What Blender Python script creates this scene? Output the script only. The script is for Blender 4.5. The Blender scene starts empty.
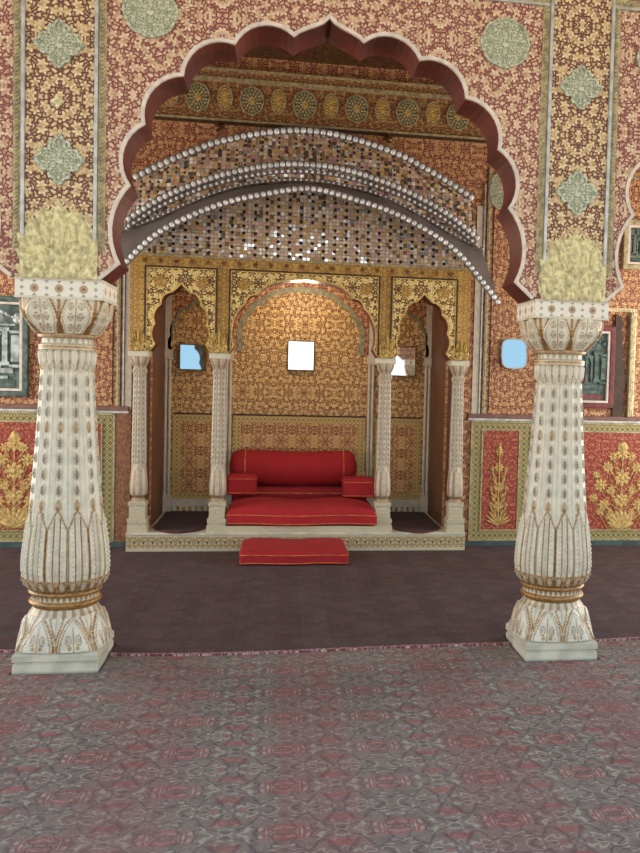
import bpy, bmesh, math, random
from mathutils import Vector, Matrix
from mathutils.geometry import tessellate_polygon
random.seed(7)
PI = math.pi
sc = bpy.context.scene
C = sc.collection

# ------------------------------------------------------------------ layout (metres)
CX = -0.02            # centre of the big arch
AX = -0.035           # centre of the alcove
F = -0.186            # front face of the arcade wall
D = 3.042             # back wall
P = 2.84              # front face of the alcove frame
B = 4.0               # back wall of the alcove
WC = 1.3116           # columns stand at +-WC

# ------------------------------------------------------------------ node helpers
class S:
    """a socket with arithmetic"""
    def __init__(s, nt, k): s.nt, s.k = nt, k
    def m(s, op, *a):
        n = s.nt.nodes.new('ShaderNodeMath'); n.operation = op
        for i, q in enumerate((s,) + a):
            if isinstance(q, S): s.nt.links.new(q.k, n.inputs[i])
            else: n.inputs[i].default_value = q
        return S(s.nt, n.outputs[0])
    def __add__(s, o): return s.m('ADD', o)
    def __sub__(s, o): return s.m('SUBTRACT', o)
    def __mul__(s, o): return s.m('MULTIPLY', o)
    def __truediv__(s, o): return s.m('DIVIDE', o)
    def __rsub__(s, o): return (s * -1) + o
    __radd__ = __add__; __rmul__ = __mul__
    def step(s, a, b, lo=0., hi=1.):
        n = s.nt.nodes.new('ShaderNodeMapRange'); n.interpolation_type = 'SMOOTHSTEP'
        s.nt.links.new(s.k, n.inputs[0])
        for i, q in enumerate((a, b, lo, hi)): n.inputs[i + 1].default_value = q
        return S(s.nt, n.outputs[0])

class Mat:
    def __init__(s, name, rough=.6, metal=0., spec=.5):
        s.m = bpy.data.materials.new(name); s.m.use_nodes = True
        s.nt = s.m.node_tree; s.b = s.nt.nodes['Principled BSDF']
        s.b.inputs['Roughness'].default_value = rough; s.b.inputs['Metallic'].default_value = metal
        s.b.inputs['Specular IOR Level'].default_value = spec
    def new(s, t): return s.nt.nodes.new(t)
    def coord(s):
        n = s.new('ShaderNodeTexCoord'); q = s.new('ShaderNodeSeparateXYZ'); s.nt.links.new(n.outputs['Object'], q.inputs[0])
        s.obj = S(s.nt, n.outputs['Object'])
        return [S(s.nt, q.outputs[i]) for i in range(3)]
    def vec(s, x, y, z=0.):
        n = s.new('ShaderNodeCombineXYZ')
        for i, q in enumerate((x, y, z)):
            if isinstance(q, S): s.nt.links.new(q.k, n.inputs[i])
            else: n.inputs[i].default_value = q
        return S(s.nt, n.outputs[0])
    def noise(s, v, scale, detail=2., out='Fac', dim='3D'):
        n = s.new('ShaderNodeTexNoise'); n.noise_dimensions = dim
        s.nt.links.new(v.k, n.inputs['Vector']); n.inputs['Scale'].default_value = scale; n.inputs['Detail'].default_value = detail
        return S(s.nt, n.outputs[out])
    def white(s, v, out='Value'):
        n = s.new('ShaderNodeTexWhiteNoise'); n.noise_dimensions = '3D'; s.nt.links.new(v.k, n.inputs['Vector']); return S(s.nt, n.outputs[out])
    def voro(s, v, scale, feat='DISTANCE_TO_EDGE', out='Distance', dim='2D', rnd=1.):
        n = s.new('ShaderNodeTexVoronoi'); n.voronoi_dimensions = dim; n.feature = feat
        s.nt.links.new(v.k, n.inputs['Vector']); n.inputs['Scale'].default_value = scale; n.inputs['Randomness'].default_value = rnd
        return S(s.nt, n.outputs[out])
    def mix(s, f, a, b):
        n = s.new('ShaderNodeMix'); n.data_type = 'RGBA'
        for i, q in ((0, f), (6, a), (7, b)):
            if isinstance(q, S): s.nt.links.new(q.k, n.inputs[i])
            else: n.inputs[i].default_value = q if i == 0 else (*lin(q), 1)
        return S(s.nt, n.outputs[2])
    def ramp(s, f, stops, const=True):
        n = s.new('ShaderNodeValToRGB'); n.color_ramp.interpolation = 'CONSTANT' if const else 'LINEAR'
        e = n.color_ramp.elements
        e[0].position, e[0].color = stops[0][0], (*lin(stops[0][1]), 1)
        e[1].position, e[1].color = stops[1][0], (*lin(stops[1][1]), 1)
        for p, c in stops[2:]: q = e.new(p); q.color = (*lin(c), 1)
        s.nt.links.new(f.k, n.inputs[0]); return S(s.nt, n.outputs[0])
    def attr(s, name):
        n = s.new('ShaderNodeAttribute'); n.attribute_name = name; return S(s.nt, n.outputs['Fac'])
    def bump(s, h, dist=.004, strength=1.):
        n = s.new('ShaderNodeBump'); n.inputs['Distance'].default_value = dist; n.inputs['Strength'].default_value = strength
        s.nt.links.new(h.k, n.inputs['Height']); s.nt.links.new(n.outputs[0], s.b.inputs['Normal'])
    def set(s, what, v):
        if isinstance(v, S): s.nt.links.new(v.k, s.b.inputs[what])
        elif isinstance(v, tuple): s.b.inputs[what].default_value = (*lin(v), 1)
        else: s.b.inputs[what].default_value = v

def lin(c):      # sRGB 0..255 -> linear
    return tuple((q / 255 / 12.92) if q / 255 <= .04045 else ((q / 255 + .055) / 1.055) ** 2.4 for q in c[:3])

def plain(name, c, rough=.6, metal=0., var=.12, scale=14, bump=0.):
    m = Mat(name, rough, metal); m.coord()
    n = m.noise(m.obj, scale, 3)
    c2 = tuple(q * (1 - var * 2) for q in c)
    m.set('Base Color', m.mix(n.step(.35, .65), c, c2))
    if bump: m.bump(m.noise(m.obj, scale * 6, 2), bump)
    return m.m

def arabesque(name, bg, g1, g2, scale=20, line=.05, soft=.05, mirror=None, rough=.5, metal=.12, warp=.02, depth=.004, vert='z', leafy=.5, big=None):
    """dense gilt leafwork over a painted ground; mirrored about regular axes like the hand painted panels"""
    m = Mat(name, rough, metal); x, y, z = m.coord()
    if vert == 'yz': x = y
    if vert == 'xy': z = y
    if mirror:
        x = x.m('PINGPONG', mirror[0]); z = z.m('PINGPONG', mirror[1])
    v = m.vec(x, z)
    warp = .5 / scale
    wx = (m.noise(v, scale * .55, 2) - .5) * warp; wz = (m.noise(m.vec(z, x, 3.1), scale * .55, 2) - .5) * warp
    X = x + wx; Z = z + wz; v = m.vec(X, Z)
    n = m.new('ShaderNodeTexVoronoi'); n.voronoi_dimensions = '2D'; n.feature = 'F1'; m.nt.links.new(v.k, n.inputs['Vector']); n.inputs['Scale'].default_value = scale
    q = m.new('ShaderNodeSeparateXYZ'); m.nt.links.new(n.outputs['Position'], q.inputs[0])
    qc = m.new('ShaderNodeSeparateColor'); m.nt.links.new(n.outputs['Color'], qc.inputs[0]); rnd = S(m.nt, qc.outputs[0])
    r = S(m.nt, n.outputs['Distance']); ang = (Z - S(m.nt, q.outputs[1])).m('ARCTAN2', X - S(m.nt, q.outputs[0]))
    wave = (ang * 5 + rnd * 6.283).m('COSINE')
    lim = wave * .11 + rnd * .08 + .40
    flower = (lim - r).step(0, soft)                      # five-lobed blossom in the middle of every cell
    clear = (lim - r).step(-.10 - line, -.04)             # dark outline round it
    e2 = m.voro(v, scale * 1.9)                           # small leaves on the remaining ground
    small = e2.step(line * .9, line * .9 + soft) * (1 - clear)
    mask = flower.m('MAXIMUM', small)
    cut = (r - .16).step(0, .06) * wave.step(-.95, -.6, 1, 0)      # folds between petals
    tone = m.noise(v, scale * 1.9, 2)
    g = m.mix(tone.step(.38, .62), g2, g1)
    g = m.mix(cut * leafy, g, bg)
    g = m.mix(((r - .12).m('ABSOLUTE')).step(.02, .04, .4, 0), g, bg)
    col = m.mix(mask, bg, g)
    m.set('Base Color', col)
    m.set('Metallic', mask * metal)
    m.bump(flower * (1 - r) + small * .6, depth)
    return m.m

def chain(name, bg, c, p):
    m = Mat(name, .5, .05); x, y, z = m.coord()
    fx = ((x / p).m('FRACT') - .5).m('ABSOLUTE'); fz = ((z / p).m('FRACT') - .5).m('ABSOLUTE'); d = fx + fz
    line = (d - .5).m('ABSOLUTE').step(.06, .12, 1, 0); core = d.step(.14, .22, 1, 0)
    m.set('Base Color', m.mix(line.m('MAXIMUM', core) * .85, bg, c)); m.bump(line, .003); return m.m

M = {}
M['wall_gilt'] = arabesque('gilt_leafwork_red', (104, 46, 38), (226, 190, 128), (190, 140, 84), 21, .05, .05, (.22, .36))
M['wall_gilt_pink'] = arabesque('gilt_leafwork_rose', (132, 62, 58), (226, 198, 162), (192, 150, 116), 19, .10, .07, (.55, .41), metal=.05)
M['pil_gilt'] = arabesque('gilt_leafwork_pilaster', (106, 52, 42), (232, 208, 160), (194, 158, 110), 19, .11, .07, (.165, .29), metal=.05)
M['back_gilt'] = arabesque('gilt_leafwork_back', (128, 50, 38), (222, 180, 124), (178, 122, 74), 20, .11, .07, (.3, .3), metal=.05)
M['frieze'] = arabesque('gilt_frieze', (104, 44, 32), (196, 158, 96), (150, 104, 58), 24, .09, .06, (.228, .5), metal=.05)
M['alcove_gilt'] = arabesque('gilt_alcove', (124, 72, 34), (236, 202, 136), (198, 150, 84), 21, .10, .06, (.3, .34), metal=.08)
M['alcove_gilt2'] = arabesque('gilt_alcove_lower', (138, 78, 42), (232, 192, 128), (196, 142, 82), 20, .10, .06, (.11, .11), metal=.08)
M['panel_gold'] = arabesque('gold_relief_panel', (104, 66, 26), (252, 230, 160), (226, 186, 104), 17, .13, .07, (.2, .3), metal=.12, depth=.008)
M['band_gold'] = arabesque('gold_band', (150, 106, 46), (220, 178, 98), (190, 144, 66), 22, .03, .1, (.09, .09), metal=.1, leafy=.4)
M['dado_red'] = arabesque('dado_red_field', (140, 32, 26), (196, 124, 78), (160, 66, 44), 34, .2, .06, (.3, .3), metal=.03)
M['dado_border'] = chain('dado_green_border', (118, 104, 58), (204, 186, 124), .05)
M['alcove_border'] = chain('alcove_gold_border', (160, 122, 58), (236, 212, 140), .042)

M['crest_gold'] = plain('crest_gold', (248, 232, 176), .45, .03, .1, 40, .004)
M['small_gold'] = plain('small_gold', (226, 188, 104), .4, .12, .12, 40, .003)
M['motif_gold'] = plain('motif_gold', (222, 180, 104), .5, .05, .12, 40, .003)
M['rope'] = plain('rope_gold', (190, 172, 128), .45, .1, .12, 30)
M['cornice_rosette'] = plain('ochre_rosette', (150, 100, 44), .45)
M['silver'] = plain('silver_strip', (196, 192, 182), .35, .35, .08, 20)
M['rim'] = plain('arch_rim_white', (226, 208, 192), .5, 0, .05, 20)
M['soffit'] = plain('soffit_red', (108, 36, 22), .55, 0, .12, 5)
M['ceil'] = arabesque('ceiling_dark', (58, 30, 20), (110, 74, 36), (84, 52, 26), 12, .08, .05, (.4, .4), vert='xy')
M['reveal'] = plain('brown_reveal', (112, 72, 46), .6, 0, .06, 4)
M['brown'] = plain('dark_brown_line', (74, 44, 20), .6)
M['rail'] = plain('rail_mauve', (134, 92, 80), .55, 0, .08, 9)
M['cream'] = plain('cream_stone', (216, 206, 180), .5, 0, .06, 8)
M['teal'] = plain('teal_base', (70, 90, 88), .6, 0, .1, 12)
M['orange_strip'] = plain('orange_strip', (160, 106, 70), .55, .1, .15, 60)
M['cloth'] = plain('red_velvet', (166, 18, 24), .82, 0, .03, 6, .001)
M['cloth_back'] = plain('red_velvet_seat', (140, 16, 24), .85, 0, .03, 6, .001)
M['piping'] = plain('orange_piping', (222, 116, 58), .6)
M['eave'] = plain('grey_eave', (128, 120, 116), .5, .2, .06, 6)
M['grey_green'] = plain('grey_green_rim', (150, 142, 108), .5, .1, .1, 30)
M['hook'] = plain('dull_brass', (120, 92, 56), .4, .6)
M['dark_teal'] = plain('painting_ground', (92, 112, 102), .45, .1, .2, 18)
M['pale_teal'] = plain('painting_relief', (186, 194, 188), .3, .2, .15, 18)
M['paint_red'] = plain('painting_red', (130, 50, 46), .5, 0, .15, 18)
M['tealmed'] = arabesque('lattice_medallion', (138, 142, 112), (212, 208, 178), (178, 180, 150), 38, .09, .05, (.04, .04), metal=.15, leafy=.2)
M['tealmed_dark'] = arabesque('lattice_medallion_dark', (58, 74, 70), (140, 146, 120), (96, 112, 100), 38, .07, .05, (.04, .04), metal=.15, leafy=.2)
M['gem'] = plain('pale_glass_gem', (200, 200, 172), .25, .1, .15, 60)

def mirror_mat(n, c):
    m = Mat(n, .03, 1.); m.set('Base Color', c); return m.m
M['mirror'] = mirror_mat('mirror_glass', (236, 242, 246)); M['mirror_sky_tint'] = mirror_mat('sky_tinted_mirror_glass', (160, 178, 184))  # second glass darkened and blued, putting the reflected sky tone into its colour
def bead_mat():
    m = Mat('mirror_bead', .2, .2); m.coord()
    n = m.noise(m.obj, 9, 2)
    m.set('Base Color', m.mix(n.step(.4, .6), (255, 255, 252), (224, 228, 226))); return m.m
M['bead'] = bead_mat()

def mosaic(name, cell, pal, dots, dotp, bgmix=.35):
    """small inlaid chips with mirror bits, dark studs at a regular pitch"""
    m = Mat(name, .35, .2); x, y, z = m.coord()
    cx_ = (x / cell).m('FLOOR'); cz = (z / cell).m('FLOOR')
    r = m.white(m.vec(cx_, cz, 1.7))
    col = m.ramp(r, pal)
    v = m.vec(x.m('PINGPONG', .19), z.m('PINGPONG', .13))
    e = m.voro(v, 26); col = m.mix(e.step(.05, .1, bgmix + .1, 0), col, (140, 96, 64))
    fx = (x / cell).m('FRACT') - .5; fz = (z / cell).m('FRACT') - .5
    edge = fx.m('ABSOLUTE').m('MAXIMUM', fz.m('ABSOLUTE')).step(.4, .46)
    col = m.mix(edge * .5, col, (168, 140, 112))
    # fine vertical and horizontal dividers
    gx = ((x / (dotp * 2)).m('FRACT') - .5).m('ABSOLUTE').step(.46, .48)
    col = m.mix(gx * .7, col, (196, 170, 140))
    dx = (x / dotp).m('FRACT') - .5; dz = (z / (dotp * .62)).m('FRACT') - .5
    rr = (dx * dx + dz * dz * .38).m('SQRT')
    keep = m.white(m.vec((x / dotp).m('FLOOR'), (z / (dotp * .62)).m('FLOOR'), 5.)).step(dots, dots + .01, 1, 0)
    dot = rr.step(.13, .19, 1, 0) * keep
    col = m.mix(dot, col, (34, 26, 24))
    m.set('Base Color', col)
    shiny = r.step(.78, .8) * (1 - dot)
    m.set('Metallic', shiny * .7); m.set('Roughness', 1 - (shiny * .6 + .3))
    m.bump(edge * -1 + r * .4, .006)
    return m.m
pal1 = [(0, (206, 178, 138)), (.2, (224, 200, 176)), (.4, (214, 172, 160)), (.52, (208, 172, 104)), (.62, (236, 224, 206)), (.76, (252, 252, 250)), (.92, (166, 156, 128))]
pal2 = [(0, (150, 116, 80)), (.14, (214, 176, 118)), (.32, (198, 148, 140)), (.46, (104, 72, 56)), (.56, (224, 200, 172)), (.74, (250, 250, 244)), (.9, (132, 136, 120))]
M['tymp'] = mosaic('mosaic_tympanum', .031, pal1, .85, .096)
M['mosaic'] = mosaic('mosaic_canopy', .034, pal2, .6, .07)

def carpet(name, dark):
    m = Mat(name, .95, 0, .15); x, y, z = m.coord()
    px = x.m('PINGPONG', .19); py = (y + .05).m('PINGPONG', .16)
    v = m.vec(px, py)
    w = (m.noise(v, 12, 2) - .5) * .08
    v2 = m.vec(px + w, py - w)
    scroll = (m.noise(v2, 11, 1.5) * 8).m('FRACT')                    # scrolling contour lines
    lines = (scroll - .5).m('ABSOLUTE').step(.10, .22, 1, 0) * m.noise(m.vec(py, px, 9.), 16, 2).step(.44, .56)
    e = m.voro(v2, 13); stems = e.step(.03, .09, 1, 0)
    red = m.noise(m.vec(px, py, 4.), 9, 2).step(.52, .6)
    worn = m.noise(m.obj, 1.3, 4).step(.3, .7)
    fine = m.noise(m.obj, 90, 2)
    if dark:
        c = m.mix(red * .5, (88, 70, 66), (106, 66, 60))
        c = m.mix(lines * .35, c, (120, 102, 96)); c = m.mix(stems * .3, c, (56, 44, 48))
        c = m.mix(worn * .35, c, (108, 90, 92))
        st = ((x * 3.2).m('FRACT') - .5).m('ABSOLUTE').step(.2, .3)
        c = m.mix(st * .08, c, (134, 112, 104)); c = m.mix(m.noise(m.obj, 7, 4).step(.35, .6) * .4, c, (70, 54, 54))
    else:
        c = m.mix(red * .75, (138, 122, 113), (168, 98, 94))
        c = m.mix(stems * .6, c, (84, 76, 78))
        c = m.mix(lines * .6, c, (190, 184, 164))
        c = m.mix(worn * .3, c, (150, 134, 124)); c = m.mix(m.noise(m.obj, 22, 3).step(.45, .65) * .35, c, (84, 74, 74))
        st = ((x * 1.47 + .1).m('FRACT') - .5).m('ABSOLUTE').step(.2, .34)
        c = m.mix(st * .22, c, (150, 82, 84))
    c = m.mix(fine.step(.4, .7) * .25, c, (66, 54, 52))
    m.set('Base Color', c); m.bump(fine, .004)
    return m.m
M['carpet_front'] = carpet('patterned_carpet', False)
M['carpet_back'] = carpet('worn_plum_carpet', True)
M['carpet_edge'] = arabesque('carpet_fringe', (112, 50, 58), (206, 176, 168), (150, 96, 100), 40, .2, .05, None, metal=0, vert='xy')
M['dark_rug'] = plain('dark_rug', (78, 58, 58), .95, 0, .12, 30, .002)
M['rug_edge'] = plain('rug_binding', (104, 40, 44), .9)
M['floor'] = plain('grey_floor', (128, 120, 116), .8, 0, .08, 4)

def carved(name, white, gold, third, rough=.42):
    m = Mat(name, rough, 0); m.coord()
    g = m.attr('gilt'); t = m.attr('tint')
    n = m.noise(m.obj, 22, 3)
    w = m.mix(n.step(.35, .7), white, tuple(q * .92 for q in white))
    gv = m.mix(m.noise(m.obj, 60, 2).step(.4, .6), gold, tuple(q * .78 for q in gold))
    c = m.mix(g, w, gv); c = m.mix(t, c, third)
    m.set('Base Color', c); m.set('Metallic', g * .35)
    return m.m
M['carved'] = carved('carved_marble_gilt', (222, 212, 188), (178, 132, 76), (112, 100, 84))
M['carved_dim'] = carved('carved_marble_small', (206, 192, 168), (158, 116, 68), (104, 86, 64))

def abacus_mat():
    m = Mat('painted_abacus', .45); x, y, z = m.coord()
    def row(h):
        fx = ((h / .115 + .5).m('FRACT') - .5) * .115; dz = z - (.05)
        d = (fx * fx + dz * dz).m('SQRT')
        fl = d.step(.017, .024, 1, 0); core = d.step(.006, .009, 1, 0)
        gx = ((h / .0575 + .5).m('FRACT') - .5) * .0575; gz = ((z / .034).m('FRACT') - .5) * .034
        s_ = (gx.m('ABSOLUTE') + gz.m('ABSOLUTE')).step(.008, .013, 1, 0)
        return fl, core, s_
    fl, core, s_ = row(x); fl2, core2, s2 = row(y)
    # front and side faces share the row of painted flowers
    n = m.new('ShaderNodeNewGeometry'); q = m.new('ShaderNodeSeparateXYZ'); m.nt.links.new(n.outputs['Normal'], q.inputs[0])
    side = S(m.nt, q.outputs[0]).m('ABSOLUTE').step(.4, .6)
    F_ = fl * (1 - side) + fl2 * side; K = core * (1 - side) + core2 * side; Q = s_ * (1 - side) + s2 * side
    c = m.mix(Q * .7, (232, 222, 204), (142, 104, 84)); c = m.mix(F_, c, (176, 148, 108)); c = m.mix(K, c, (150, 80, 74))
    m.set('Base Color', c); return m.m
M['abacus'] = abacus_mat()
def platform_mat():
    m = Mat('painted_platform', .5, .05); x, y, z = m.coord()
    fx = ((x / .075).m('FRACT') - .5) * .075; dz = z - .085
    d = (fx.m('ABSOLUTE') + dz.m('ABSOLUTE') * .9)
    v = m.vec(x.m('PINGPONG', .075), z)
    e = m.voro(v, 30).step(.1, .16)
    c = m.mix(e * .6, (156, 128, 84), (208, 190, 150)); c = m.mix(d.step(.008, .014, 1, 0), c, (84, 66, 40))
    band = (z - .085).m('ABSOLUTE').step(.045, .05)
    c = m.mix(band * .8, c, (204, 192, 162)); m.set('Base Color', c); m.bump(e, .003); return m.m
M['platform'] = platform_mat()

# ------------------------------------------------------------------ mesh helpers
ORG = {}
def obj(name, bm, mat, parent=None, origin=None, smooth=False, bevel=0.):
    me = bpy.data.meshes.new(name); o = bpy.data.objects.new(name, me); C.objects.link(o)
    org = ORG[parent.name] if parent else Vector(origin or (0, 0, 0))
    bmesh.ops.translate(bm, verts=bm.verts, vec=-org)
    bmesh.ops.recalc_face_normals(bm, faces=bm.faces)
    bm.to_mesh(me); bm.free()
    for q in (mat if isinstance(mat, (list, tuple)) else [mat]): me.materials.append(q)
    if smooth:
        for p in me.polygons: p.use_smooth = True
        me.set_sharp_from_angle(angle=math.radians(38))
    if parent: o.parent = parent
    else: o.location = org
    ORG[o.name] = org
    if bevel:
        b = o.modifiers.new('bevel', 'BEVEL'); b.width = bevel; b.segments = 2; b.limit_method = 'ANGLE'
    return o
def tag(o, label, cat, group=None):
    o['label'] = label; o['category'] = cat
    if group: o['group'] = group
    return o
def thing(name, label, cat, loc, group=None):
    o = bpy.data.objects.new(name, None); C.objects.link(o); o.location = loc; o.empty_display_size = .1
    ORG[o.name] = Vector(loc); return tag(o, label, cat, group)
def struct(o): o['kind'] = 'structure'; return o
def dup(root, loc, label=None, mirror=False):
    r = root.copy(); C.objects.link(r); r.location = loc; ORG[r.name] = Vector(loc)
    if label: r['label'] = label
    for ch in list(root.children):
        c = ch.copy(); C.objects.link(c); c.parent = r
        for g in ch.children:
            d = g.copy(); C.objects.link(d); d.parent = c
    return r
def box(bm, x0, x1, y0, y1, z0, z1, mi=0):
    v = [bm.verts.new(p) for p in ((x0, y0, z0), (x1, y0, z0), (x1, y1, z0), (x0, y1, z0), (x0, y0, z1), (x1, y0, z1), (x1, y1, z1), (x0, y1, z1))]
    for f in ((0, 1, 5, 4), (1, 2, 6, 5), (2, 3, 7, 6), (3, 0, 4, 7), (4, 5, 6, 7), (3, 2, 1, 0)):
        bm.faces.new([v[i] for i in f]).material_index = mi
    return bm
def bx(*a): return box(bmesh.new(), *a)
def prism(bm, pts, y0, y1, mi=0, side=None):
    """polygon in x,z pushed from y0 to y1"""
    n = len(pts); tri = tessellate_polygon([[Vector((p[0], p[1], 0)) for p in pts]])
    a = [bm.verts.new((p[0], y0, p[1])) for p in pts]; b = [bm.verts.new((p[0], y1, p[1])) for p in pts]
    for t in tri:
        bm.faces.new([a[i] for i in t]).material_index = mi; bm.faces.new([b[i] for i in reversed(t)]).material_index = mi
    for i in range(n):
        j = (i + 1) % n
        bm.faces.new((a[i], a[j], b[j], b[i])).material_index = mi if side is None else side
    return bm
def ribbon(bm, pts, w, y0, y1, closed=False, mi=0, shift=0.):
    """flat strip of width w following a path in x,z"""
    n = len(pts); L, R = [], []
    for i in range(n):
        a = Vector(pts[(i - 1) % n] if (i or closed) else pts[0]); b = Vector(pts[(i + 1) % n] if (i < n - 1 or closed) else pts[-1]); p = Vector(pts[i])
        d1 = (p - a); d2 = (b - p)
        if d1.length < 1e-6: d1 = d2
        if d2.length < 1e-6: d2 = d1
        n1 = Vector((-d1.y, d1.x)).normalized(); n2 = Vector((-d2.y, d2.x)).normalized()
        nn = (n1 + n2); nn = nn.normalized() if nn.length > .05 else n1
        k = 1 / max(.6, nn.dot(n1))
        L.append(p + nn * (w / 2 + shift) * k); R.append(p + nn * (-w / 2 + shift) * k)
    V = [[bm.verts.new((q.x, y, q.y)) for q in s] for s in (L, R) for y in (y0, y1)]   # L0 L1 R0 R1
    for i in range(n if closed else n - 1):
        j = (i + 1) % n
        for s, t in ((0, 2), (2, 3), (3, 1), (1, 0)):
            bm.faces.new((V[s][i], V[s][j], V[t][j], V[t][i])).material_index = mi
    if not closed:
        for i in (0, n - 1): bm.faces.new((V[0][i], V[2][i], V[3][i], V[1][i])).material_index = mi
    return bm
def tube(bm, pts, r, n=8, mi=0, closed=False):
    pts = [Vector(p) for p in pts]; rings = []; m = len(pts)
    for i, p in enumerate(pts):
        a = pts[(i - 1) % m] if (i or closed) else p; b = pts[(i + 1) % m] if (i < m - 1 or closed) else p
        d = (b - a).normalized(); u = d.orthogonal().normalized() if abs(d.z) > .95 else d.cross(Vector((0, 0, 1))).normalized(); v = d.cross(u)
        rr = r[i] if isinstance(r, (list, tuple)) else r
        rings.append([bm.verts.new(p + (u * math.cos(2 * PI * k / n) + v * math.sin(2 * PI * k / n)) * rr) for k in range(n)])
    for i in range(m if closed else m - 1):
        A, Bq = rings[i], rings[(i + 1) % m]
        for k in range(n): bm.faces.new((A[k], A[(k + 1) % n], Bq[(k + 1) % n], Bq[k])).material_index = mi
    if not closed:
        bm.faces.new(rings[0]).material_index = mi; bm.faces.new(rings[-1][::-1]).material_index = mi
    return bm
def blob(bm, c, r, mi=0, rot=0., u=8, v=6):
    """ellipsoid, rotated by rot in the x,z plane"""
    res = bmesh.ops.create_uvsphere(bm, u_segments=u, v_segments=v, radius=1)
    mt = Matrix.Translation(c) @ Matrix.Rotation(rot, 4, 'Y') @ Matrix.Diagonal((*r, 1))
    bmesh.ops.transform(bm, matrix=mt, verts=res['verts'])
    for q in res['verts']:
        for f in q.link_faces: f.material_index = mi
def arc(a, b, bulge, n=9, out=(0, 0)):
    """circular arc a->b bulging away from point out"""
    a = Vector(a); b = Vector(b); ch = b - a; L = ch.length; nn = Vector((-ch.y, ch.x)) / L
    if nn.dot((a + b) / 2 - Vector(out)) < 0: nn = -nn
    if bulge < 1e-4: return [a.lerp(b, i / n) for i in range(n)]
    R = (L * L / 4 + bulge * bulge) / (2 * bulge); cen = (a + b) / 2 + nn * (bulge - R)
    a0 = a - cen; ang = 2 * math.asin(min(1, L / 2 / R))
    if bulge > L / 2: ang = 2 * PI - ang
    sgn = 1 if a0.cross(b - cen) > 0 else -1
    return [cen + Matrix.Rotation(sgn * ang * i / n, 2) @ a0 for i in range(n)]
def arch(cusps, bulges, cx, out, tip=None, n=9):
    """left-to-right outline of a cusped arch from its right half (foot -> apex)"""
    pts = []
    for i in range(len(cusps) - 1):
        pts += arc(cusps[i], cusps[i + 1], bulges[i], n, out)
    if tip: pts += [Vector(t) for t in tip]
    else: pts.append(Vector(cusps[-1]))
    right = [(p.x, p.y) for p in pts]
    left = [(-x, z) for x, z in right[:-1]]
    return [(cx + x, z) for x, z in left] + [(cx + x, z) for x, z in reversed(right)]

# ------------------------------------------------------------------ the arcade wall with its cusped arches
big_c = [(1.107, 1.96), (1.01, 2.045), (.965, 2.432), (.898, 2.735), (.717, 2.985), (.469, 3.16), (.177, 3.225)]
big_b = [0, .062, .07, .072, .075, .075]
tip = [(.177, 3.225), (.15, 3.246), (.11, 3.266), (.07, 3.282), (.03, 3.303), (0, 3.332)]
def big(cx): return arch(big_c, big_b, cx, (0, 2.3), tip)
PER = 2 * WC
outl = [(-4.6, 1.96)]
cen = [CX - PER, CX, CX + PER]
for c in cen: outl += big(c)
outl += [(4.6, 1.96), (4.6, 4.25), (-4.6, 4.25)]
bm = prism(bmesh.new(), outl, F, .095, 0, 1)
wf = struct(obj('wall_front', bm, [M['wall_gilt_pink'], M['soffit']]))
k = 1
for c in cen:
    a_ = big(c)
    bm = ribbon(bmesh.new(), a_, .018, F - .008, F + .01, shift=.004)
    struct(obj('trim_%d' % k, bm, M['rim'])); k += 1
# pilaster fields on the front over each column, silver fillets and rope mouldings
for s in (-1, 1):
    x = s * WC
    struct(obj('trim_%d' % k, bx(x - .165, x + .165, F - .006, F + .002, 1.96, 4.25), M['pil_gilt'], origin=(x, F, 1.96 + .0))); k += 1
    bm = bmesh.new()
    for q in (-.168, .168): box(bm, x + q - .009, x + q + .009, F - .02, F + .002, 2.14, 4.25)
    struct(obj('trim_%d' % k, bm, M['silver'], bevel=.004)); k += 1
    bm = bmesh.new()
    for q in (-.196, .196):
        n = 90; z0, z1 = 2.10, 3.50 if q * s < 0 else 3.52
        box(bm, x + q - .018, x + q + .018, F - .006, F + .002, z0, z1)
        nb = int((z1 - z0) / .02)
        for i in range(nb):   # rope twist
            blob(bm, (x + q, F - .008, z0 + .02 * i + .01), (.007, .008, .016), 0, .75, 6, 4)
    struct(obj('trim_%d' % k, bm, M['rope'], smooth=True)); k += 1
for x0, x1, zt in ((-WC + .178, WC - .178, 3.505), (WC + .178, 4.5, 3.525), (-4.5, -WC - .178, 3.525)):
    bm = bx(x0, x1, F - .008, F + .002, zt, zt + .036)
    for i in range(int((x1 - x0) / .02)): blob(bm, (x0 + .02 * i + .01, F - .01, zt + .018), (.016, .007, .007), 0, .75, 6, 4)
    struct(obj('trim_%d' % k, bm, M['rope'], smooth=True)); k += 1
    struct(obj('trim_%d' % k, bx(x0, x1, F - .014, F + .002, zt - .014, zt - .002), M['silver'])); k += 1

# ------------------------------------------------------------------ leaf crests over the abaci
def leaf_rel(bm, x, z, w, h, ang, y, d=.02, n=7):
    """a pointed leaf with a raised midrib lying on the plane y, growing from x,z at angle ang from vertical"""
    ca, sa = math.cos(ang), math.sin(ang); rows = []
    for i in range(n + 1):
        t = i / n; hw = w / 2 * math.sin(PI * min(1, t * .93 + .07)) ** .8; rr = []
        for j in (-1, -.5, 0, .5, 1):
            lx, lz = hw * j, h * t; yy = y - d * (1 - abs(j)) ** .7 * math.sin(PI * (t * .8 + .15)) - (.004 if abs(j) < .9 else 0)
            if j: yy += .002 * math.sin(t * 30)
            rr.append(bm.verts.new((x + lx * ca + lz * sa, yy, z - lx * sa + lz * ca)))
        rows.append(rr)
    for i in range(n):
        for j in range(4): bm.faces.new((rows[i][j], rows[i][j + 1], rows[i + 1][j + 1], rows[i + 1][j]))
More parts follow.
